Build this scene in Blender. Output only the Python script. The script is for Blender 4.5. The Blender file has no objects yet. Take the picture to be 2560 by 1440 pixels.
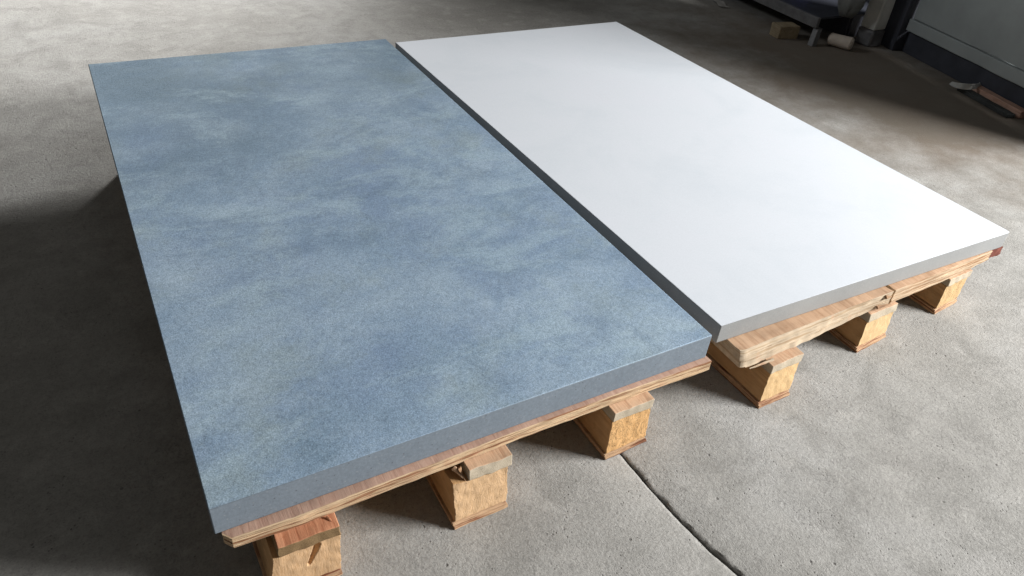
import bpy, bmesh, math, random
from mathutils import Vector, Matrix, noise
random.seed(7)
scene = bpy.context.scene
C = scene.collection

# ------------------------------------------------------------------ camera
cam = bpy.data.cameras.new('camera'); cam_o = bpy.data.objects.new('camera', cam); C.objects.link(cam_o)
cam.sensor_width = 36.0; cam.lens = 1844.2 / 2560 * 36.0
cam.clip_start = 0.02; cam.clip_end = 200
RT = Vector((0.87178106, -0.48262217, 0.08410479)); DN = Vector((-0.23011217, -0.55497154, -0.79940914)); FW = Vector((0.43248834, 0.67755622, -0.59487091))
M = Matrix(((RT.x, -DN.x, -FW.x, -0.0056), (RT.y, -DN.y, -FW.y, -0.9361), (RT.z, -DN.z, -FW.z, 1.3989), (0, 0, 0, 1)))
cam_o.matrix_world = M
scene.camera = cam_o

# ------------------------------------------------------------------ world and lamps
world = bpy.data.worlds.new('World'); scene.world = world; world.use_nodes = True
bg = world.node_tree.nodes['Background']
bg.inputs[0].default_value = (0.95, 0.92, 0.86, 1); bg.inputs[1].default_value = 0.095

def look(o, target):
    o.rotation_euler = (Vector(target) - o.location).to_track_quat('-Z', 'Y').to_euler()

def lamp(name, kind, loc, target, energy, col):
    l = bpy.data.lights.new(name, kind); l.energy = energy; l.color = col
    o = bpy.data.objects.new(name, l); C.objects.link(o); o.location = loc; look(o, target)
    return l
# tall doorway, front right of the pallets
l = lamp('doorway_light', 'AREA', (7.1, -3.15, 3.4), (1.1, 0.3, 0.1), 1400, (1.0, 0.985, 0.96))
l.shape = 'RECTANGLE'; l.size = 3.0; l.size_y = 1.7
# far window at the back, a beam that grazes the floor from back right to front left
l = lamp('back_window_light', 'SPOT', (5.2, 9.2, 2.35), (-2.8, 4.0, 0.0), 12500, (1.0, 0.985, 0.96))
l.spot_size = math.radians(56); l.spot_blend = 1.0; l.shadow_soft_size = 0.42

# added fill spot without a known source, brightens the far right corner
l = lamp('corner_fill_light', 'SPOT', (-1.5, 5.2, 3.6), (4.7, 1.7, 0.55), 270, (0.93, 0.97, 1.0))
l.spot_size = math.radians(34); l.spot_blend = 1.0; l.shadow_soft_size = 0.5

scene.view_settings.view_transform = 'Standard'; scene.view_settings.look = 'None'
scene.view_settings.exposure = 0.0; scene.view_settings.gamma = 1.0
scene.view_settings.use_curve_mapping = False

# ------------------------------------------------------------------ helpers
def tag(o, label=None, cat=None, group=None, kind=None):
    if label: o['label'] = label
    if cat: o['category'] = cat
    if group: o['group'] = group
    if kind: o['kind'] = kind
    return o

def empty(name, loc, label, cat, group=None):
    o = bpy.data.objects.new(name, None); C.objects.link(o); o.location = loc; o.empty_display_size = 0.1
    return tag(o, label, cat, group)

def link(name, me, mats, parent=None, bevel=0, sharp=38):
    for m in (mats if isinstance(mats, (list, tuple)) else [mats]): me.materials.append(m)
    me.polygons.foreach_set('use_smooth', [True] * len(me.polygons)); me.set_sharp_from_angle(angle=math.radians(sharp))
    o = bpy.data.objects.new(name, me); C.objects.link(o)
    if parent:
        o.parent = parent; o.location = -parent.location if parent.parent is None else (0, 0, 0)
    if bevel:
        b = o.modifiers.new('bevel', 'BEVEL'); b.width = bevel; b.segments = 2; b.limit_method = 'ANGLE'; b.angle_limit = math.radians(50); b.harden_normals = False
    return o

def nz(p, s, seed=0.0):
    return noise.noise(Vector((p[0] * s + seed * 7.13, p[1] * s - seed * 3.7, p[2] * s + seed * 1.9)))

def fbm(p, s, seed=0.0, o=3):
    a = 0; k = 1
    for i in range(o):
        a += k * nz(p, s, seed + i); s *= 2.1; k *= 0.55
    return a

def hexa(c, res=(8, 8, 8), amp=0.0, freq=20, seed=0, fn=None, slots=None):
    """box through 8 corners c[k] (k: bit0=x, bit1=y, bit2=z), gridded and roughened. slots: dict side->material index"""
    verts = []; idx = {}; faces = []; mi = []
    c = [Vector(p) for p in c]
    nx, ny, nzz = res
    def V(i, j, k):
        key = (i, j, k)
        if key in idx: return idx[key]
        u, v, w = i / nx, j / ny, k / nzz
        p = Vector((0, 0, 0))
        for q in range(8):
            wt = (u if q & 1 else 1 - u) * (v if q & 2 else 1 - v) * (w if q & 4 else 1 - w)
            p += c[q] * wt
        if amp:
            p += Vector((fbm(p, freq, seed + 1), fbm(p, freq, seed + 2), 0.7 * fbm(p, freq, seed + 3))) * amp
        if fn: p = fn(p, u, v, w)
        verts.append(p); idx[key] = len(verts) - 1
        return idx[key]
    def grid(side, a, b, f):
        for i in range(a):
            for j in range(b):
                faces.append((f(i, j), f(i + 1, j), f(i + 1, j + 1), f(i, j + 1))); mi.append((slots or {}).get(side, 0))
    grid('front', nx, nzz, lambda i, j: V(i, 0, j))
    grid('back', nx, nzz, lambda i, j: V(nx - i, ny, j))
    grid('left', ny, nzz, lambda i, j: V(0, ny - i, j))
    grid('right', ny, nzz, lambda i, j: V(nx, i, j))
    grid('top', nx, ny, lambda i, j: V(i, j, nzz))
    grid('bottom', nx, ny, lambda i, j: V(i, ny - j, 0))
    me = bpy.data.meshes.new('m'); me.from_pydata([tuple(v) for v in verts], [], faces)
    me.polygons.foreach_set('material_index', mi); me.update()
    return me

def boxc(x0, x1, y0, y1, z0, z1):
    return [(x1 if q & 1 else x0, y1 if q & 2 else y0, z1 if q & 4 else z0) for q in range(8)]

# ------------------------------------------------------------------ materials
class NT:
    def __init__(s, name, rough=0.7, spec=0.3):
        s.m = bpy.data.materials.new(name); s.m.use_nodes = True; s.t = s.m.node_tree
        s.b = s.t.nodes['Principled BSDF']; s.b.inputs['Roughness'].default_value = rough
        s.b.inputs['Specular IOR Level'].default_value = spec
        s.co = s.t.nodes.new('ShaderNodeTexCoord').outputs['Object']
    def l(s, a, b): s.t.links.new(a, b)
    def map(s, sc=(1, 1, 1), rot=(0, 0, 0), loc=(0, 0, 0)):
        n = s.t.nodes.new('ShaderNodeMapping'); n.inputs['Scale'].default_value = sc; n.inputs['Rotation'].default_value = rot; n.inputs['Location'].default_value = loc
        s.l(s.co, n.inputs[0]); return n.outputs[0]
    def noise(s, scale, detail=4, rough=0.55, vec=None, dist=0.0):
        n = s.t.nodes.new('ShaderNodeTexNoise'); n.inputs['Scale'].default_value = scale; n.inputs['Detail'].default_value = detail
        n.inputs['Roughness'].default_value = rough; n.inputs['Distortion'].default_value = dist
        s.l(vec or s.co, n.inputs['Vector']); return n.outputs['Fac']
    def voro(s, scale, vec=None, feature='F1', rnd=1.0):
        n = s.t.nodes.new('ShaderNodeTexVoronoi'); n.inputs['Scale'].default_value = scale; n.feature = feature; n.inputs['Randomness'].default_value = rnd
        s.l(vec or s.co, n.inputs['Vector']); return n.outputs['Distance']
    def ramp(s, fac, stops, interp='LINEAR'):
        n = s.t.nodes.new('ShaderNodeValToRGB'); r = n.color_ramp; r.interpolation = interp
        while len(r.elements) < len(stops): r.elements.new(0.5)
        for e, (p, c) in zip(r.elements, stops):
            e.position = p; e.color = (c, c, c, 1) if isinstance(c, (int, float)) else (*c, 1)
        s.l(fac, n.inputs[0]); return n.outputs[0]
    def mix(s, fac, a, b, mode='MIX'):
        n = s.t.nodes.new('ShaderNodeMix'); n.data_type = 'RGBA'; n.blend_type = mode; n.clamp_result = False
        if isinstance(fac, (int, float)): n.inputs[0].default_value = fac
        else: s.l(fac, n.inputs[0])
        for k, v in ((6, a), (7, b)):
            if isinstance(v, tuple): n.inputs[k].default_value = (*v, 1)
            else: s.l(v, n.inputs[k])
        return n.outputs[2]
    def math(s, op, a, b=0.0):
        n = s.t.nodes.new('ShaderNodeMath'); n.operation = op
        for k, v in ((0, a), (1, b)):
            if isinstance(v, (int, float)): n.inputs[k].default_value = v
            else: s.l(v, n.inputs[k])
        return n.outputs[0]
    def sep(s, vec=None):
        n = s.t.nodes.new('ShaderNodeSeparateXYZ'); s.l(vec or s.co, n.inputs[0]); return n.outputs
    def bump(s, h, strength=0.3, dist=0.002):
        n = s.t.nodes.new('ShaderNodeBump'); n.inputs['Strength'].default_value = strength; n.inputs['Distance'].default_value = dist
        s.l(h, n.inputs['Height'])
        if s.b.inputs['Normal'].is_linked: s.l(s.b.inputs['Normal'].links[0].from_socket, n.inputs['Normal'])
        s.l(n.outputs[0], s.b.inputs['Normal'])
    def col(s, c):
        if isinstance(c, tuple): s.b.inputs['Base Color'].default_value = (*c, 1)
        else: s.l(c, s.b.inputs['Base Color'])
    def rough(s, r): s.l(r, s.b.inputs['Roughness'])

def m_floor():
    n = NT('concrete', 0.9, 0.12)
    big = n.noise(1.1, 5, 0.6, dist=0.4); mid = n.noise(6.5, 6, 0.62, dist=0.6); fine = n.noise(70, 4, 0.7)
    c = n.ramp(big, [(0.3, (0.315, 0.306, 0.288)), (0.52, (0.385, 0.379, 0.363)), (0.72, (0.44, 0.437, 0.428))])
    c = n.mix(n.ramp(mid, [(0.33, 0.85), (0.58, 0.0)]), c, (0.29, 0.285, 0.27))
    c = n.mix(n.ramp(n.noise(11, 5, 0.6, n.map(loc=(4, 2, 0))), [(0.52, 0.0), (0.78, 0.8)]), c, (0.46, 0.45, 0.43))
    c = n.mix(1.0, c, n.ramp(fine, [(0.25, 0.78), (0.5, 1.0), (0.8, 1.12)]), 'MULTIPLY')
    grit = n.noise(210, 3, 0.7)
    c = n.mix(1.0, c, n.ramp(grit, [(0.3, 0.76), (0.5, 1.0), (0.72, 1.13)]), 'MULTIPLY')
    # pits and dark specks, thinned by a patchy mask
    pit = n.ramp(n.voro(75), [(0.10, 1.0), (0.2, 0.0)]); pm = n.ramp(n.noise(9, 4, 0.65, n.map(loc=(1, 7, 0))), [(0.50, 0.0), (0.62, 1.0)])
    pits = n.math('MULTIPLY', pit, pm)
    pit2 = n.math('MULTIPLY', n.ramp(n.voro(22), [(0.045, 1.0), (0.1, 0.0)]), n.ramp(n.noise(5, 3, 0.5, n.map(loc=(3, 3, 0))), [(0.48, 0.0), (0.6, 1.0)]))
    pa = n.math('MAXIMUM', pits, pit2)
    c = n.mix(n.math('MULTIPLY', pa, 0.62), c, (0.10, 0.095, 0.09))
    # short hair cracks / trowel drags
    wr = n.ramp(n.noise(26, 5, 0.6, n.map(sc=(1, 0.55, 1), rot=(0, 0, 0.6)), dist=1.4), [(0.485, 0.0), (0.5, 1.0), (0.515, 0.0)])
    wm = n.ramp(n.noise(4.2, 3, 0.5, n.map(loc=(8, 1, 0))), [(0.5, 0.0), (0.62, 1.0)])
    c = n.mix(n.math('MULTIPLY', n.math('MULTIPLY', wr, wm), 0.55), c, (0.16, 0.155, 0.15))
    w2 = n.ramp(n.noise(55, 4, 0.6, n.map(sc=(1, 0.5, 1), rot=(0, 0, 0.9), loc=(3, 9, 0)), dist=1.2), [(0.488, 0.0), (0.5, 1.0), (0.512, 0.0)])
    wm2 = n.ramp(n.noise(16, 3, 0.6, n.map(loc=(2, 5, 0))), [(0.53, 0.0), (0.6, 1.0)])
    c = n.mix(n.math('MULTIPLY', n.math('MULTIPLY', w2, wm2), 0.6), c, (0.13, 0.127, 0.122))
    # rust brown soiling trodden in at far right, widened to paint in dimmer light
    x, y, z = n.sep()
    dx = n.math('DIVIDE', n.math('SUBTRACT', x, 3.95), 1.25); dy = n.math('DIVIDE', n.math('SUBTRACT', y, 1.55), 1.9)
    d = n.math('SQRT', n.math('ADD', n.math('MULTIPLY', dx, dx), n.math('MULTIPLY', dy, dy)))
    d = n.math('ADD', d, n.math('MULTIPLY', n.math('SUBTRACT', n.noise(2.6, 5, 0.65), 0.5), 1.3))
    dirt_dim = n.ramp(d, [(0.42, 0.86), (1.0, 0.0)])
    c = n.mix(dirt_dim, c, n.mix(n.noise(3.3, 4), (0.15, 0.112, 0.083), (0.165, 0.147, 0.12)))
    n.col(c)
    n.rough(n.ramp(mid, [(0.3, 0.86), (0.7, 1.0)]))
    n.bump(n.math('SUBTRACT', n.noise(110, 5, 0.78), n.math('MULTIPLY', pa, 0.6)), 0.6, 0.005)
    n.bump(n.noise(14, 5, 0.6), 0.14, 0.006)
    return n.m

def m_blue(top):
    n = NT('blue_stone_top' if top else 'blue_stone_edge', 0.85, 0.14)
    a = n.noise(1.7, 9, 0.70, dist=0.25); b = n.noise(4.6, 9, 0.76, n.map(loc=(3, 5, 1)), dist=0.3); f = n.noise(300, 3, 0.7); f2 = n.noise(130, 4, 0.7)
    if top:
        c = n.ramp(a, [(0.32, (0.165, 0.24, 0.32)), (0.46, (0.235, 0.325, 0.435)), (0.56, (0.28, 0.37, 0.47)), (0.70, (0.315, 0.415, 0.505))])
        c = n.mix(n.ramp(b, [(0.47, 0.0), (0.66, 0.5)]), c, (0.38, 0.475, 0.57))
        c = n.mix(n.ramp(n.noise(2.6, 9, 0.74, n.map(loc=(9, 2, 4))), [(0.49, 0.0), (0.66, 0.6)]), c, (0.185, 0.26, 0.39))
        c = n.mix(n.ramp(n.noise(2.2, 9, 0.74, n.map(loc=(2, 8, 4))), [(0.52, 0.0), (0.66, 0.65)]), c, (0.265, 0.335, 0.36))
        # base colour goes darker and greyer towards the far left, broken by noise
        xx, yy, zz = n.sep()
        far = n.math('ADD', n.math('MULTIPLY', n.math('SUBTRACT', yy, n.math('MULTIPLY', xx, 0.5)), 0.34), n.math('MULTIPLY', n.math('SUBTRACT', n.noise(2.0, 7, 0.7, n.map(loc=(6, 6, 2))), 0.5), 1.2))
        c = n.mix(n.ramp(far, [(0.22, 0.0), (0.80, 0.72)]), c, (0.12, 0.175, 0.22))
        c = n.mix(n.ramp(n.noise(2.6, 10, 0.78, n.map(sc=(0.8, 1.5, 1), rot=(0, 0, 0.25), loc=(5, 1, 8)), dist=0.6), [(0.51, 0.0), (0.60, 0.42)]), c, (0.37, 0.48, 0.55))
        c = n.mix(n.ramp(n.noise(2.9, 10, 0.78, n.map(sc=(0.9, 1.6, 1), rot=(0, 0, -0.2), loc=(1, 4, 3)), dist=0.6), [(0.53, 0.0), (0.63, 0.45)]), c, (0.15, 0.215, 0.30))
        c = n.mix(1.0, c, n.ramp(f2, [(0.25, 0.76), (0.5, 1.0), (0.78, 1.22)]), 'MULTIPLY')
        c = n.mix(1.0, c, n.ramp(f, [(0.3, 0.72), (0.5, 1.0), (0.72, 1.3)]), 'MULTIPLY')
        c = n.mix(n.ramp(n.voro(210), [(0.10, 0.5), (0.2, 0.0)]), c, (0.48, 0.56, 0.63))
        n.bump(f2, 0.45, 0.0015); n.bump(f, 0.5, 0.001)
    else:
        c = n.ramp(b, [(0.3, (0.17, 0.205, 0.245)), (0.7, (0.21, 0.25, 0.295))])
        c = n.mix(n.ramp(n.voro(90), [(0.08, 0.55), (0.2, 0.0)]), c, (0.30, 0.32, 0.34))
        c = n.mix(n.ramp(n.voro(60, n.map(loc=(1, 1, 1))), [(0.06, 0.6), (0.14, 0.0)]), c, (0.08, 0.085, 0.10))
        c = n.mix(1.0, c, n.ramp(f2, [(0.25, 0.84), (0.75, 1.14)]), 'MULTIPLY')
        n.bump(f2, 0.25, 0.001)
    n.col(c); return n.m

def m_white(top):
    n = NT('white_stone_top' if top else 'white_stone_edge', 0.85, 0.12)
    a = n.noise(1.6, 4, 0.5); f = n.noise(260, 3, 0.65)
    if top:
        c = n.ramp(n.noise(2.2, 7, 0.68, dist=0.4), [(0.3, (0.62, 0.667, 0.725)), (0.5, (0.66, 0.70, 0.757)), (0.7, (0.672, 0.704, 0.766))])
        sc = n.ramp(n.noise(9, 4, 0.6, n.map(sc=(1, 0.12, 1), rot=(0, 0, 0.7)), dist=0.8), [(0.492, 0.0), (0.5, 1.0), (0.508, 0.0)])
        c = n.mix(n.math('MULTIPLY', n.math('MULTIPLY', sc, n.ramp(n.noise(2.4, 3), [(0.55, 0.0), (0.7, 1.0)])), 0.22), c, (0.58, 0.60, 0.63))
        c = n.mix(1.0, c, n.ramp(f, [(0.3, 0.965), (0.7, 1.03)]), 'MULTIPLY'); n.bump(f, 0.12, 0.0006)
    else:
        c = n.ramp(n.noise(5, 4), [(0.3, (0.265, 0.272, 0.275)), (0.7, (0.315, 0.32, 0.32))])
        c = n.mix(n.ramp(n.voro(70), [(0.05, 0.4), (0.14, 0.0)]), c, (0.5, 0.5, 0.5))
        c = n.mix(1.0, c, n.ramp(f, [(0.3, 0.92), (0.7, 1.07)]), 'MULTIPLY'); n.bump(f, 0.2, 0.001)
    n.col(c); return n.m

def m_endgrain(name, base, dark, cracks=0.0, s=1.0):
    """sawn front of a bearer: vertical saw fibres"""
    n = NT(name, 0.8, 0.2)
    v = n.map(sc=(1, 1, 0.16), rot=(0, 0.18, 0))
    g = n.noise(340 * s, 4, 0.6, v, dist=0.5); b = n.noise(14, 4, 0.6)
    c = n.mix(n.ramp(b, [(0.3, 0.0), (0.72, 0.7)]), base, tuple(x * 0.82 for x in base))
    c = n.mix(n.ramp(g, [(0.32, 0.75), (0.56, 0.0)]), c, dark)
    c = n.mix(n.ramp(n.voro(110), [(0.06, 0.6), (0.12, 0.0)]), c, tuple(x * 0.35 for x in base))
    if cracks:
        ck = n.ramp(n.noise(48, 5, 0.6, n.map(sc=(1, 1, 0.35)), dist=2.0), [(0.47, 0.0), (0.5, 1.0), (0.53, 0.0)])
        c = n.mix(n.math('MULTIPLY', ck, cracks), c, tuple(x * 0.3 for x in base)); n.bump(n.math('SUBTRACT', 1.0, ck), 0.5, 0.002)
    n.bump(g, 0.45, 0.002); n.col(c); return n.m

def m_wood(name, base, dark, axis='x', scale=1.0, spread=0.8):
    """long-grain wood, fibres along axis"""
    n = NT(name, 0.75, 0.22)
    sc = {'x': (0.06, 1, 1), 'y': (1, 0.06, 1), 'z': (1, 1, 0.06)}[axis]
    g = n.noise(120 * scale, 6, 0.7, n.map(sc=sc), dist=0.3); g2 = n.noise(34 * scale, 4, 0.6, n.map(sc=sc, loc=(2, 1, 3)))
    b = n.noise(9, 4, 0.6)
    c = n.mix(n.ramp(g2, [(0.3, 0.0), (0.7, spread)]), base, tuple(0.5 * (x + y) for x, y in zip(base, dark)))
    c = n.mix(n.ramp(g, [(0.30, 0.85), (0.52, 0.0)]), c, dark)
    c = n.mix(1.0, c, n.ramp(b, [(0.3, 0.72), (0.5, 1.0), (0.7, 1.14)]), 'MULTIPLY')
    c = n.mix(n.ramp(n.noise(42, 5, 0.7, n.map(loc=(7, 7, 7))), [(0.60, 0.0), (0.70, 0.6)]), c, dark)
    n.bump(g, 0.6, 0.0025); n.col(c); return n.m

def m_ply_edge(name, light, dark, lines=230):
    """plywood edge: thin plies along x, with dark glue lines that wander"""
    n = NT(name, 0.8, 0.2)
    g = n.noise(lines, 3, 0.6, n.map(sc=(0.02, 0.02, 1)), dist=0.15)
    w = n.noise(60, 4, 0.7, n.map(sc=(0.2, 1, 1)))
    c = n.mix(n.ramp(n.noise(18, 4, 0.6, n.map(sc=(0.4, 1, 1))), [(0.35, 0.0), (0.7, 0.8)]), light, tuple(x * 0.78 for x in light))
    c = n.mix(n.ramp(g, [(0.41, 0.95), (0.50, 0.0)]), c, dark)
    c = n.mix(1.0, c, n.ramp(w, [(0.3, 0.78), (0.65, 1.1)]), 'MULTIPLY')
    c = n.mix(n.ramp(n.noise(11, 3, 0.5, n.map(loc=(5, 0, 0))), [(0.6, 0.0), (0.72, 0.55)]), c, (0.50, 0.25, 0.15))
    n.bump(g, 0.7, 0.002); n.bump(w, 0.4, 0.001); n.col(c); return n.m

def m_particle(name, base, dark):
    n = NT(name, 0.85, 0.15)
    g = n.noise(420, 3, 0.7); w = n.noise(30, 4, 0.6)
    c = n.mix(n.ramp(w, [(0.35, 0.0), (0.7, 0.6)]), base, tuple(x * 0.8 for x in base))
    c = n.mix(n.ramp(g, [(0.34, 0.7), (0.5, 0.0)]), c, dark)
    c = n.mix(n.ramp(n.voro(130), [(0.07, 0.55), (0.15, 0.0)]), c, dark)
    n.bump(g, 0.5, 0.0015); n.col(c); return n.m

def m_plain(name, base, var=0.2, scale=12, rough=0.6, spec=0.3, metal=0.0):
    n = NT(name, rough, spec); n.b.inputs['Metallic'].default_value = metal
    w = n.noise(scale, 5, 0.65)
    c = n.mix(1.0, base, n.ramp(w, [(0.3, 1 - var), (0.7, 1 + var)]), 'MULTIPLY')
    n.col(c); n.bump(n.noise(scale * 9, 4), 0.2, 0.001); return n.m

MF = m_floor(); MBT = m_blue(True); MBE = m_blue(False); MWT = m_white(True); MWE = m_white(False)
CORE = {'b1': m_endgrain('tan_sawn_wood', (0.657, 0.433, 0.249), (0.477, 0.284, 0.138)),
        'b2': m_endgrain('pale_tan_sawn_wood', (0.700, 0.471, 0.276), (0.530, 0.332, 0.170), 0.12),
        'b3': m_endgrain('orange_sawn_wood', (0.721, 0.439, 0.201), (0.530, 0.284, 0.106), 0.75),
        'w1': m_endgrain('yellow_sawn_wood', (0.647, 0.449, 0.239), (0.488, 0.310, 0.143)),
        'w2': m_endgrain('honey_sawn_wood', (0.625, 0.444, 0.244), (0.477, 0.316, 0.154)),
        'w3': m_endgrain('brown_sawn_wood', (0.594, 0.412, 0.217), (0.435, 0.273, 0.122), 0.3)}
MSIDE = m_wood('bearer_side_wood', (0.60, 0.365, 0.18), (0.42, 0.235, 0.10), 'y')
MSTRIP = m_ply_edge('strip_ply', (0.58, 0.385, 0.235), (0.20, 0.07, 0.035), 260)
MPART = m_particle('beige_cap_board', (0.50, 0.43, 0.33), (0.31, 0.25, 0.17))
MCAPTOP = m_wood('cap_veneer', (0.58, 0.40, 0.265), (0.40, 0.22, 0.13), 'y')
MTORN = m_wood('torn_orange_veneer', (0.60, 0.29, 0.165), (0.33, 0.11, 0.05), 'y', 0.9)
MCAPOLD = m_particle('weathered_cap', (0.25, 0.165, 0.085), (0.12, 0.07, 0.03))
MPLY = m_ply_edge('plywood_edge', (0.66, 0.485, 0.31), (0.26, 0.12, 0.06))
MVEN = m_wood('plywood_face', (0.45, 0.30, 0.23), (0.29, 0.155, 0.11), 'y', 0.8)
MPLYW = m_ply_edge('pale_plywood_edge', (0.60, 0.455, 0.31), (0.30, 0.16, 0.08), 200)
MVENW = m_wood('pink_plywood_face', (0.50, 0.335, 0.22), (0.32, 0.18, 0.10), 'y', 0.6)
MFRAY = m_ply_edge('greyed_board_edge', (0.54, 0.435, 0.315), (0.38, 0.27, 0.17), 150)
MRED = m_plain('maroon_wood', (0.16, 0.05, 0.035), 0.3, 60, 0.7, 0.2)
MDARKW = m_wood('frayed_dark_wood', (0.33, 0.20, 0.11), (0.15, 0.075, 0.035), 'x')

# ------------------------------------------------------------------ floor with its open joint
def joint_x(y):
    pts = [(-15, 0.99), (-0.441, 0.966), (-0.36, 0.948), (-0.25, 0.936), (-0.15, 0.931), (-0.05, 0.929), (15, 0.925)]
    for (a, xa), (b, xb) in zip(pts, pts[1:]):
        if y <= b: return xa + (xb - xa) * (y - a) / (b - a)
    return 0.925
def build_floor():
    ys = [-15, -8, -4, -2, -1.2]
    y = -0.9
    while y < 0.62: ys.append(y); y += 0.004
    ys += [0.8, 1.5, 3, 6, 10, 16]
    V = []; F = []
    for y in ys:
        jx = joint_x(y); k = 1.0 if -0.95 < y < 0.5 else 0.0
        jag = 0.5 * nz((y * 14, 3.1, 0), 1) + 0.3 * nz((y * 45, 7.7, 0), 1) + 0.22 * nz((y * 120, 1.7, 0), 1)
        step = 0.5 * (1 if nz((y * 17, 9.3, 0), 1) > 0.05 else -1)
        xr = jx + 0.0068 + 0.0062 * jag + 0.0035 * step
        xl = jx + 0.0015 * nz((y * 60, 2.2, 0), 1)
        sh = 0.012 + 0.006 * nz((y * 22, 5.5, 0), 1)
        xr = max(xr, xl + 0.0025)
        zr = -0.0012 * (1 + nz((y * 50, 8.8, 0), 1)) * k
        row = [(-15, 0), (0.80, 0), (xl - sh, 0), (xl - sh * 0.4, -0.002 * k), (xl, -0.0055 * k), (xl + 0.0006, -0.02 * k), (xr + 0.001, -0.02 * k), (xr, zr * 2.4), (xr + 0.004, zr * 0.4), (xr + 0.009, 0), (1.10, 0), (15, 0)]
        V += [(x, y, z) for x, z in row]
    n = 12
    for r in range(len(ys) - 1):
        for c in range(n - 1):
            a = r * n + c; F.append((a, a + 1, a + n + 1, a + n))
    me = bpy.data.meshes.new('floor'); me.from_pydata(V, [], F); me.update()
    return link('floor', me, MF, sharp=30)
tag(build_floor(), kind='structure')

# ------------------------------------------------------------------ stone slabs
def slab(name, quad, z0, z1, mt, me_, label, round_fr=0.0):
    bm = bmesh.new()
    pts = list(quad)
    if round_fr:                                   # the near right corner is worn round
        p = Vector((*quad[1], 0)); a = (Vector((*quad[0], 0)) - p).normalized(); b = (Vector((*quad[2], 0)) - p).normalized()
        arc = []
        for k in range(6):
            t = k / 5; q = p + a * round_fr * (1 - t) ** 2 + b * round_fr * t ** 2
            arc.append((q.x, q.y))
        pts = [quad[0]] + arc + list(quad[2:])
    lo = [bm.verts.new((x, y, z0)) for x, y in pts]; hi = [bm.verts.new((x, y, z1)) for x, y in pts]
    n = len(pts)
    f = bm.faces.new(hi); f.material_index = 0
    bm.faces.new(list(reversed(lo))).material_index = 1
    for i in range(n): bm.faces.new((lo[i], lo[(i + 1) % n], hi[(i + 1) % n], hi[i])).material_index = 1
    cx, cy = pts[0]
    for v in bm.verts: v.co -= Vector((cx, cy, z0))
    me = bpy.data.meshes.new(name); bm.to_mesh(me); bm.free()
    o = link(name, me, [mt, me_], bevel=0.0022)
    o.location = (cx, cy, z0)
    return tag(o, label, 'stone slab', 'stone slabs lying on the pallets')
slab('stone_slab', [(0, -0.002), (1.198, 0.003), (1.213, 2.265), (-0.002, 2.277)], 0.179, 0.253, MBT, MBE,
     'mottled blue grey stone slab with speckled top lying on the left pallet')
slab('stone_slab', [(1.268, 0.040), (2.538, 0.026), (2.531, 2.278), (1.262, 2.27)], 0.172, 0.231, MWT, MWE,
     'smooth white topped stone slab with grey edges lying on the right pallet', 0.012)

# ------------------------------------------------------------------ pallets
def ply_board(x0, x1, yf, yb, z0, z1, layers, seed, ylow=None, step=0.006, rag=0.0015, left_chamfer=0.0, right_chamfer=0.0, zbot=None, rag_left=0.0, rag_right=0.0):
    """board along x; front edge y=yf(x) built ply by ply, grooves between the plies"""
    nx = max(6, int((x1 - x0) / step)); V = []; F = []; MI = []
    prof_n = None
    for i in range(nx + 1):
        u = i / nx; x = x0 + (x1 - x0) * u; row = []
        zb = z0 if zbot is None else zbot(x)
        y = yf(x)
        if left_chamfer and x - x0 < left_chamfer: y += (left_chamfer - (x - x0)) * 1.5
        if right_chamfer and x1 - x < right_chamfer: y += (right_chamfer - (x1 - x)) * 1.5
        row.append((yb, z1, 0)); row.append((y + 0.02, z1 - 0.0006 * abs(nz((x * 60, seed, 0), 1)), 0))
        row.append((y + 0.0025 + 0.001 * nz((x * 90, seed, 3), 1), z1 - 0.0004 - 0.0012 * max(0, nz((x * 40, seed, 7), 1)), 0))
        H = z1 - zb
        for k in range(layers):
            t0 = k / layers; t1 = (k + 1) / layers
            off = rag * (nz((x * 30, k * 3.3, seed), 1) * 1.2 + 0.8 * nz((x * 9, k * 5.1, seed), 1))
            wv = 0.0011 * nz((x * 14, k * 2.1, seed + 4), 1)
            za = z1 - H * t0 - (wv if k else 0.0012); zc = z1 - H * t1 + 0.0012
            yl = ylow(x) if ylow else 0.0
            row.append((y + off + yl * t0, za, 1)); row.append((y + off * 0.8 + 0.0004 + yl * t1, zc, 1))
            if k < layers - 1: row.append((y + off + 0.0028 + yl * t1, zc - 0.0008 - 0.4 * wv, 1))
        row.append((y + 0.003 + (ylow(x) if ylow else 0.0), zb + 0.0012 * nz((x * 35, seed, 9), 1), 1)); row.append((yb, zb, 2))
        for j, (yy, zz, s) in enumerate(row):
            xx = x
            if i == 0: xx -= rag_left * (0.5 + nz((0, yy * 70, zz * 160 + seed), 1))
            if i == nx: xx += rag_right * (0.5 + nz((0, yy * 70, zz * 160 + seed), 1))
            V.append((xx, yy, zz))
        prof_n = len(row); ss = [r[2] for r in row]
    for i in range(nx):
        for j in range(prof_n):
            j2 = (j + 1) % prof_n
            a = i * prof_n + j; b = i * prof_n + j2
            F.append((a, b, b + prof_n, a + prof_n))
            MI.append(0 if (j < 2 or j == prof_n - 1) else 1)
    F.append(tuple(range(prof_n - 1, -1, -1))); MI.append(1)
    F.append(tuple(nx * prof_n + j for j in range(prof_n))); MI.append(1)
    me = bpy.data.meshes.new('deck_board'); me.from_pydata(V, [], F)
    me.polygons.foreach_set('material_index', MI); me.update()
    bm = bmesh.new(); bm.from_mesh(me); bmesh.ops.recalc_face_normals(bm, faces=bm.faces); bm.to_mesh(me); bm.free()
    return me

def lerp_pts(pts):
    def f(x):
        if x <= pts[0][0]: return pts[0][1]
        for (a, ya), (b, yb) in zip(pts, pts[1:]):
            if x <= b: return ya + (yb - ya) * (x - a) / (b - a)
        return pts[-1][1]
    return f

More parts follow.
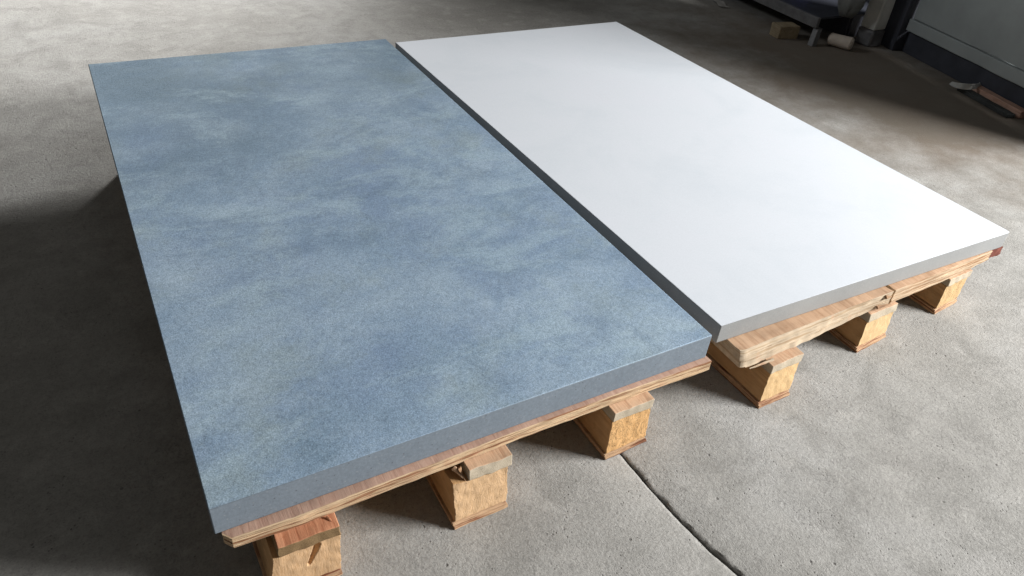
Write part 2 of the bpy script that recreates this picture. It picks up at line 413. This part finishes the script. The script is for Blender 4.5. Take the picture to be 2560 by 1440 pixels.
PY = 1.93            # the pallets end short of the slabs' far ends
def bearer(pallet, key, bl, br, tl, tr, ztop, cap, strip=0.016, cap_h=0.027):
    """bl/br: front corners on the floor (x,y); tl/tr: front corners at the top"""
    def at(z):           # front corners at height z
        t = z / ztop
        return [(bl[0] + (tl[0] - bl[0]) * t, bl[1] + (tl[1] - bl[1]) * t), (br[0] + (tr[0] - br[0]) * t, br[1] + (tr[1] - br[1]) * t)]
    def corners(z0, z1, dxl=0, dxr=0, dy=0):
        a = at(z0); b = at(z1)
        back = lambda p: (p[0], PY)
        L0, R0 = (a[0][0] + dxl, a[0][1] + dy), (a[1][0] + dxr, a[1][1] + dy); L1, R1 = (b[0][0] + dxl, b[0][1] + dy), (b[1][0] + dxr, b[1][1] + dy)
        return [(*L0, z0), (*R0, z0), (L0[0], PY, z0), (R0[0], PY, z0), (*L1, z1), (*R1, z1), (L1[0], PY, z1), (R1[0], PY, z1)]
    seed = sum(map(ord, key))
    zc = ztop - cap_h
    def ragged(p, u, v, w):
        # chipped vertical edges on the sawn front
        if v == 0:
            p.y += 0.0015 * nz(p, 55, seed)
        e = min(u, 1 - u)
        if e < 0.02: p.x += 0.0018 * nz((0, p.y * 12, p.z * 48), 1, seed) + 0.0013 * nz((0, p.y * 20, p.z * 190), 1, seed)
        if key == 'b1' and v == 0:      # long gouge in the front of the first bearer
            a = Vector((0.150, 0, 0.066)); b = Vector((0.170, 0, 0.109)); q = Vector((p.x, 0, p.z))
            t = max(0, min(1, (q - a).dot(b - a) / (b - a).length_squared)); d = (q - a.lerp(b, t)).length
            wd = 0.0035 + 0.0035 * t
            if d < wd: p.y += 0.02 * (1 - (d / wd) ** 2)
        if key == 'b2' and v < 0.02 and u < 0.12 and w > 0.72:      # chipped corner under the cap
            p.y += 0.006 * (1 - u / 0.12) * (w - 0.72) / 0.28
        return p
    res = (64, 24, 48) if key == 'b1' else (36, 24, 36)
    core = link('bearer', hexa(corners(strip + 0.0015, zc), res, 0.0012, 18, seed, ragged, {'left': 1, 'right': 1, 'top': 1, 'bottom': 1, 'back': 0}), [CORE[key], MSIDE], pallet, bevel=0.0012)
    # two plies of the foot strip, slightly proud, one above the other
    h = strip / 2
    for k in range(2):
        c = corners(k * h + 0.0005, (k + 1) * h - 0.0008, -0.003 - 0.002 * k, 0.002 - 0.004 * k, -0.004 + 0.0025 * k)
        s = link('foot_strip', hexa(c, (30, 30, 2), 0.0012, 30, seed + k), [MSTRIP], core, bevel=0.0006)
    # cap board on top of the bearer
    cl, cr, cy, mat_front, mat_top = cap
    a = corners(zc, ztop)
    c = [Vector(p) for p in a]
    for q in range(8):
        c[q].x += cr if q & 1 else cl
        if not q & 2: c[q].y += cy
        c[q].z += 0.0006 if not q & 4 else 0
    def capfn(p, u, v, w):
        if v < 0.001 and w > 0.8: p.z -= 0.0015 + 0.0015 * nz(p, 60, seed)
        if v == 0:
            p.y += 0.002 * nz(p, 45, seed + 5); p.z += (0.0025 * nz((p.x, 0, 0), 70, seed + 2) if w < 0.1 else 0)
        if (u == 0 or u == 1): p.x += 0.003 * nz((0, p.y * 16, p.z * 60), 1, seed + 3)
        return p
    link('cap', hexa(c, (26, 40, 6), 0.0008, 25, seed + 9, capfn, {'top': 1}), [mat_front, mat_top], core, bevel=0.002)
    return core

def splinter(parent, p0, p1, r, mat, seed, name='splinter'):
    """a torn sliver of wood from p0 to p1"""
    p0 = Vector(p0); p1 = Vector(p1); d = (p1 - p0).normalized(); a = d.orthogonal().normalized(); b = d.cross(a)
    V = []; F = []; n = 9; m = 7
    for i in range(n):
        t = i / (n - 1); w = r * (1 - 0.75 * t) * (0.85 + 0.5 * nz((t * 5, seed, 0), 1))
        for j in range(m):
            an = 6.283 * j / m; k = w * (1 + 0.5 * nz((t * 3, j, seed), 1))
            V.append(p0.lerp(p1, t) + a * math.cos(an) * k + b * math.sin(an) * k * 0.5)
    for i in range(n - 1):
        for j in range(m):
            F.append((i * m + j, i * m + (j + 1) % m, (i + 1) * m + (j + 1) % m, (i + 1) * m + j))
    F.append(tuple(range(m - 1, -1, -1))); F.append(tuple((n - 1) * m + j for j in range(m)))
    me = bpy.data.meshes.new(name); me.from_pydata([tuple(v) for v in V], [], F); me.update()
    return link(name, me, mat, parent)

# left pallet, under the blue slab
pal = empty('pallet', (0.60, 0.0, 0), 'wooden pallet of light bearers under the blue stone slab', 'pallet', 'pallets carrying the stone slabs')
link('deck_board', ply_board(0.014, 1.203, lerp_pts([(0.014, -0.0225), (0.15, -0.0275), (0.32, -0.023), (0.45, -0.021), (0.6, -0.0155), (0.73, -0.0135), (0.91, -0.0125), (1.203, -0.015)]), 0.12, 0.148, 0.1785, 5, 1.0, left_chamfer=0.011, rag_left=0.002, rag_right=0.003, rag=0.0016), [MVEN, MPLY], pal)
bd = ply_board(0.02, 1.195, lambda x: 0.30, 0.42, 0.148, 0.1785, 3, 2.0, step=0.05)
for k, y in enumerate((0.0, 0.45, 0.95, 1.45)):
    o = link('deck_board', bd if k == 0 else bd.copy(), [MVEN, MPLY] if k == 0 else [], pal); o.location.y += y
bearer(pal, 'b1', (0.070, -0.066), (0.209, -0.066), (0.088, -0.054), (0.218, -0.054), 0.148, (0.010, 0.0, -0.004, MCAPOLD, MTORN), cap_h=0.028)
bearer(pal, 'b2', (0.466, -0.069), (0.596, -0.067), (0.468, -0.042), (0.600, -0.043), 0.148, (0.036, 0.010, -0.003, MPART, MCAPTOP), cap_h=0.030)
bearer(pal, 'b3', (0.884, -0.049), (1.011, -0.043), (0.890, -0.037), (1.005, -0.036), 0.148, (0.0, 0.004, -0.003, MPART, MCAPTOP), cap_h=0.028)
splinter(pal, (0.490, -0.026, 0.145), (0.499, -0.048, 0.112), 0.008, MDARKW, 3)
splinter(pal, (0.478, -0.020, 0.143), (0.492, -0.042, 0.126), 0.006, MCAPTOP, 5)
splinter(pal, (0.198, -0.030, 0.150), (0.209, -0.048, 0.145), 0.005, MTORN, 8)

# right pallet, under the white slab
pal = empty('pallet', (1.90, 0.04, 0), 'wooden pallet with splintered front board under the white stone slab', 'pallet', 'pallets carrying the stone slabs')
fb = link('deck_board', ply_board(1.316, 1.942, lerp_pts([(1.316, -0.011), (1.33, -0.013), (1.43, -0.008), (1.60, -0.004), (1.78, 0.0015), (1.942, 0.003)]), 0.17, 0.1215, 0.1715, 3, 4.0, ylow=lerp_pts([(1.33, -0.015), (1.52, -0.017), (1.70, -0.008), (1.88, 0.0)]),
     rag=0.0022, rag_left=0.009, rag_right=0.006, left_chamfer=0.002, step=0.004,
     zbot=lambda x: 0.1215 - (0.006 if 1.33 < x < 1.425 else 0) * (0.7 + 0.5 * nz((x * 60, 1, 1), 1))), [MVENW, MFRAY], pal)
fb['label'] = 'greyed front deck board with a torn left end'
link('deck_board', ply_board(1.958, 2.478, lerp_pts([(1.958, 0.004), (2.2, 0.012), (2.478, 0.023)]), 0.17, 0.1215, 0.1715, 4, 6.0, rag=0.0014, rag_right=0.004, step=0.005,
     zbot=lambda x: 0.1215 + 0.014 * max(0, (x - 2.3) / 0.18)), [MVENW, MPLYW], pal)
def redfn(p, u, v, w):
    if w < 0.05: p.z += 0.006 * (2 * u - 1) ** 2 + 0.002 * nz(p, 70, 2)
    if u < 0.05 : p.x -= 0.010 * (1 - w)
    return p
o = link('board_end', hexa(boxc(2.484, 2.541, 0.024, 0.17, 0.139, 0.1712), (14, 6, 8), 0.002, 30, 5, redfn), [MRED], pal, bevel=0.003)
o['label'] = 'dark maroon end of the deck board'
bd = ply_board(1.30, 2.52, lambda x: 0.32, 0.44, 0.1215, 0.1715, 3, 2.5, step=0.05)
for k, y in enumerate((0.0, 0.45, 0.95, 1.45)):
    o = link('deck_board', bd if k == 0 else bd.copy(), [MVENW, MPLYW] if k == 0 else [], pal); o.location.y += y
bearer(pal, 'w1', (1.371, -0.080), (1.487, -0.078), (1.408, -0.052), (1.526, -0.048), 0.1205, (-0.002, 0.002, -0.003, MPART, MCAPTOP), cap_h=0.024)
bearer(pal, 'w2', (1.826, -0.032), (1.976, -0.018), (1.858, -0.006), (1.984, -0.003), 0.1205, (0.0, 0.006, -0.002, MPART, MCAPTOP), cap_h=0.028)
bearer(pal, 'w3', (2.240, -0.006), (2.376, 0.008), (2.272, 0.013), (2.398, 0.020), 0.1205, (0.0, 0.002, -0.003, MPART, MCAPTOP), cap_h=0.026)
splinter(pal, (1.905, -0.002, 0.166), (1.940, 0.000, 0.157), 0.008, MDARKW, 2)
splinter(pal, (1.88, -0.004, 0.136), (1.945, -0.003, 0.130), 0.007, MDARKW, 6)
splinter(pal, (1.425, -0.036, 0.121), (1.345, -0.030, 0.113), 0.006, MFRAY, 11)

# ------------------------------------------------------------------ far right corner of the shed
MPANEL = m_plain('grey_green_sheet', (0.30, 0.33, 0.335), 0.12, 3, 0.5, 0.3)
MNAVY = m_plain('navy_dark_paint', (0.042, 0.046, 0.060), 0.25, 8, 0.6, 0.3)
MPOST = m_plain('pale_post_paint', (0.52, 0.53, 0.51), 0.18, 10, 0.6, 0.3)
MSTEEL = m_plain('dull_grey_steel', (0.12, 0.12, 0.125), 0.25, 25, 0.5, 0.4)
MBLACK = m_plain('black_plank', (0.045, 0.05, 0.05), 0.3, 20, 0.7, 0.2)
MOLDW = m_wood('dusty_timber', (0.34, 0.28, 0.19), (0.17, 0.12, 0.07), 'y')
MPINK = m_wood('pinkish_timber', (0.50, 0.33, 0.26), (0.24, 0.12, 0.08), 'x')
MCLOTH = m_plain('grey_sack_cloth', (0.15, 0.155, 0.15), 0.25, 14, 0.9, 0.1)
MPALE = m_plain('pale_foam', (0.52, 0.46, 0.40), 0.12, 22, 0.8, 0.2)
MBLUEP = m_plain('deep_blue_plastic', (0.02, 0.03, 0.16), 0.2, 20, 0.4, 0.4)

A = Vector((4.60, 2.02, 0)); Bp = Vector((4.19, 0.38, 0)); wd = (Bp - A).normalized(); wn = Vector((wd.y, -wd.x, 0))
if wn.x > 0: wn = -wn
def wallbox(s0, s1, d0, d1, z0, z1):      # s along the wall, d out of the wall towards the room
    c = []
    for q in range(8):
        p = A + wd * (s1 if q & 1 else s0) + wn * (d0 if q & 2 else d1); c.append((p.x, p.y, z1 if q & 4 else z0))
    return c
LW = (Bp - A).length
wl = empty('sheet_door', (A.x, A.y, 0), 'large grey green sheet metal door raised off the floor', 'door')
link('panel', hexa(wallbox(0.10, LW, -0.03, 0.0, 0.21, 1.7), (30, 2, 30), 0.004, 3, 1), MPANEL, wl, bevel=0.004)
link('bottom_rail', hexa(wallbox(0.09, LW, -0.03, 0.012, 0.135, 0.2065), (20, 2, 3), 0.003, 4, 2), MPANEL, wl, bevel=0.005)
link('jamb', hexa(wallbox(-0.06, 0.085, -0.05, 0.05, 0.0, 1.7), (3, 3, 20), 0.002, 4, 3), MNAVY, wl, bevel=0.004)
link('plinth', hexa(wallbox(0.09, LW, -0.06, -0.02, 0.0, 0.13), (20, 2, 3), 0.002, 4, 4), MNAVY, wl, bevel=0.003)

ps = empty('post', (4.47, 2.10, 0), 'pale square post with scuffed foot beside the sheet door', 'post')
link('shaft', hexa([(x + 4.47, y + 2.10, z) for x, y, z in boxc(-0.055, 0.055, -0.055, 0.055, 0.105, 1.7)], (4, 4, 24), 0.002, 8, 4), MPOST, ps, bevel=0.008)
link('foot', hexa([(x + 4.47, y + 2.10, z) for x, y, z in boxc(-0.062, 0.062, -0.062, 0.062, 0.0, 0.103)], (6, 6, 4), 0.004, 14, 5), MSTEEL, ps, bevel=0.012)

o = link('wall', hexa(boxc(4.98, 5.1, 1.9, 4.6, 0.0, 2.2), (4, 20, 16), 0.002, 3, 7), m_plain('dark_backing', (0.07, 0.075, 0.085), 0.2, 4, 0.8, 0.2)); tag(o, kind='structure')  # added as dark backing, covers the lit floor beyond the rack
# low steel rack
rk = empty('rack', (4.15, 2.6, 0), 'low dark steel rack standing in the far corner', 'rack')
link('rail', hexa([(4.05, 2.20, 0.10), (4.075, 2.20, 0.10), (4.17, 3.9, 0.10), (4.195, 3.9, 0.10), (4.05, 2.20, 0.165), (4.075, 2.20, 0.165), (4.17, 3.9, 0.165), (4.195, 3.9, 0.165)], (2, 20, 3), 0.002, 6, 3), MSTEEL, rk, bevel=0.003)
link('shelf', hexa([(4.08, 2.22, 0.145), (4.75, 2.22, 0.145), (4.20, 3.9, 0.145), (4.9, 3.9, 0.145), (4.08, 2.22, 0.158), (4.75, 2.22, 0.158), (4.20, 3.9, 0.158), (4.9, 3.9, 0.158)], (6, 12, 1), 0.002, 6, 5), MNAVY, rk, bevel=0.003)
for (x, y, dx) in ((4.09, 2.19, -0.05), (4.20, 3.7, 0.0), (4.72, 2.26, 0.0), (4.85, 3.7, 0.0)):
    link('leg', hexa([(x + dx - 0.02 + (0.04 if q & 1 else 0) - (dx if q & 4 else 0), y + (0.04 if q & 2 else 0) - (0.03 if not q & 4 and dx else 0), 0.1585 * (q >> 2) * 0.62) for q in range(8)], (2, 2, 6), 0.002, 12, 6), MSTEEL, rk, bevel=0.003)
link('dark_filler', hexa(boxc(4.445, 4.95, 2.245, 2.26, 0.0, 0.142), (6, 2, 4), 0.002, 6, 9), MNAVY, rk)  # added dark piece, hides a lit patch of floor under the shelf
link('back_sheet', hexa(boxc(4.42, 4.44, 2.25, 3.85, 0.0, 0.142), (2, 12, 4), 0.002, 6, 8), MNAVY, rk)

def blob(name, fn, nu=24, nv=14):
    V = [fn(i / nu * 6.28318, j / nv) for j in range(nv + 1) for i in range(nu)]
    F = [(j * nu + i, j * nu + (i + 1) % nu, (j + 1) * nu + (i + 1) % nu, (j + 1) * nu + i) for j in range(nv) for i in range(nu)]
    F.append(tuple(range(nu - 1, -1, -1))); F.append(tuple(nv * nu + i for i in range(nu)))
    me = bpy.data.meshes.new(name); me.from_pydata(V, [], F); me.update(); return me

o = link('timber_block', hexa(boxc(-0.075, 0.075, -0.05, 0.05, 0.0, 0.078), (10, 8, 8), 0.003, 20, 3), MOLDW, bevel=0.003)
o.location = (3.985, 2.375, 0); o.rotation_euler = (0, 0, math.radians(-12)); tag(o, 'short dusty timber block on the floor under the rack edge', 'timber block')
o = link('blue_bin', hexa(boxc(-0.12, 0.12, -0.15, 0.15, 0.0, 0.10), (6, 6, 4), 0.002, 12, 3, lambda p, u, v, w: Vector((p.x * (0.9 + 0.1 * w), p.y * (0.9 + 0.1 * w), p.z))), MBLUEP, bevel=0.006)
o.location = (4.36, 2.80, 0.160); tag(o, 'deep blue plastic bin sitting on the rack', 'bin')
# hanging grey sack over the rack's near end
def sackf(a, t):
    r = 0.07 + 0.05 * t + 0.012 * math.sin(3 * a + t * 4); r *= 1 - 0.5 * max(0, 0.12 - t) / 0.12
    return (math.cos(a) * r * 0.9 + 0.05 * t, math.sin(a) * r + 0.01 * math.sin(5 * a), 0.60 * t)
o = link('sack', blob('sack', sackf), MCLOTH, sharp=180); o.location = (4.30, 2.20, 0.159); tag(o, 'slumped grey cloth sack standing on the rack end', 'sack')
# pale roll on the floor
def rollf(a, t):
    r = 0.042 * (1 + 0.05 * math.sin(2 * a + 3 * t)); e = min(t, 1 - t); r *= (1 - 0.25 * (1 - min(1, e / 0.06)) ** 2)
    return (math.cos(a) * r, (t - 0.5) * 0.15, 0.040 + math.sin(a) * r * 0.94)
o = link('foam_roll', blob('foam_roll', rollf), MPALE); o.location = (4.20, 2.10, 0); o.rotation_euler = (0, 0, math.radians(24)); tag(o, 'short pale roll lying on the floor in front of the post', 'roll')

# planks and a bent strip by the door
def plank(name, p0, p1, w, z0, h, mat, label, seed):
    p0 = Vector((*p0, 0)); p1 = Vector((*p1, 0)); d = (p1 - p0); L = d.length; an = math.atan2(d.y, d.x)
    o = link(name, hexa(boxc(0, L, -w / 2, w / 2, 0, h), (24, 4, 3), 0.003, 14, seed), mat, bevel=0.003)
    o.location = (p0.x, p0.y, z0); o.rotation_euler = (0, 0, an); return tag(o, label, 'plank', 'planks on the floor by the door')
plank('plank', (4.345, 1.33), (4.235, 0.955), 0.055, 0.0005, 0.022, MBLACK, 'narrow black plank nearest the room on the floor', 1)
plank('plank', (4.405, 1.30), (4.300, 0.930), 0.050, 0.0005, 0.042, MPINK, 'pinkish brown plank lying behind the black one by the door', 2)
def strip():
    V = []; F = []; n = 28
    for i in range(n + 1):
        t = i / n; a = -2.4 + 2.75 * t; r = 0.105
        x = math.cos(a) * r * 0.62; y = math.sin(a) * r; w = 0.026 * (0.35 + 0.65 * math.sin(math.pi * min(1, 0.1 + t)))
        for rr, z in ((0, 0.004), (0, 0.004 + w), (-0.005, 0.004 + w), (-0.005, 0.004)):
            V.append((x + rr * math.cos(a) - (0.02 if z > 0.005 else 0) * math.cos(a) * 0.5, y + rr * math.sin(a), z + 0.010 * t))
    for i in range(n):
        for j in range(4): F.append((i * 4 + j, i * 4 + (j + 1) % 4, (i + 1) * 4 + (j + 1) % 4, (i + 1) * 4 + j))
    F.append((3, 2, 1, 0)); F.append(tuple(n * 4 + j for j in range(4)))
    me = bpy.data.meshes.new('bent_strip'); me.from_pydata(V, [], F); me.update()
    bm = bmesh.new(); bm.from_mesh(me); bmesh.ops.recalc_face_normals(bm, faces=bm.faces); bm.to_mesh(me); bm.free()
    return me
o = link('bent_strip', strip(), m_plain('pale_grey_strip', (0.42, 0.43, 0.42), 0.15, 30, 0.6, 0.3)); o.scale = (1.3, 1.3, 1.2); o.location = (4.39, 1.345, 0.0225); o.rotation_euler = (0, 0, math.radians(-70))
tag(o, 'pale grey strip bent into an arc beside the planks', 'strip')
# a flat pale scrap near the top edge
o = link('paper_scrap', hexa(boxc(-0.09, 0.09, -0.03, 0.03, 0.001, 0.006), (14, 8, 1), 0.006, 16, 4, lambda p, u, v, w: Vector((p.x, p.y, max(0.0008, p.z + 0.012 * nz(p, 18, 3) + 0.006)))), m_plain('dusty_paper', (0.42, 0.41, 0.39), 0.1, 20, 0.9, 0.1))
o.location = (4.06, 3.06, 0); o.rotation_euler = (0, 0, math.radians(70)); tag(o, 'crumpled pale scrap on the floor by the rack', 'scrap')
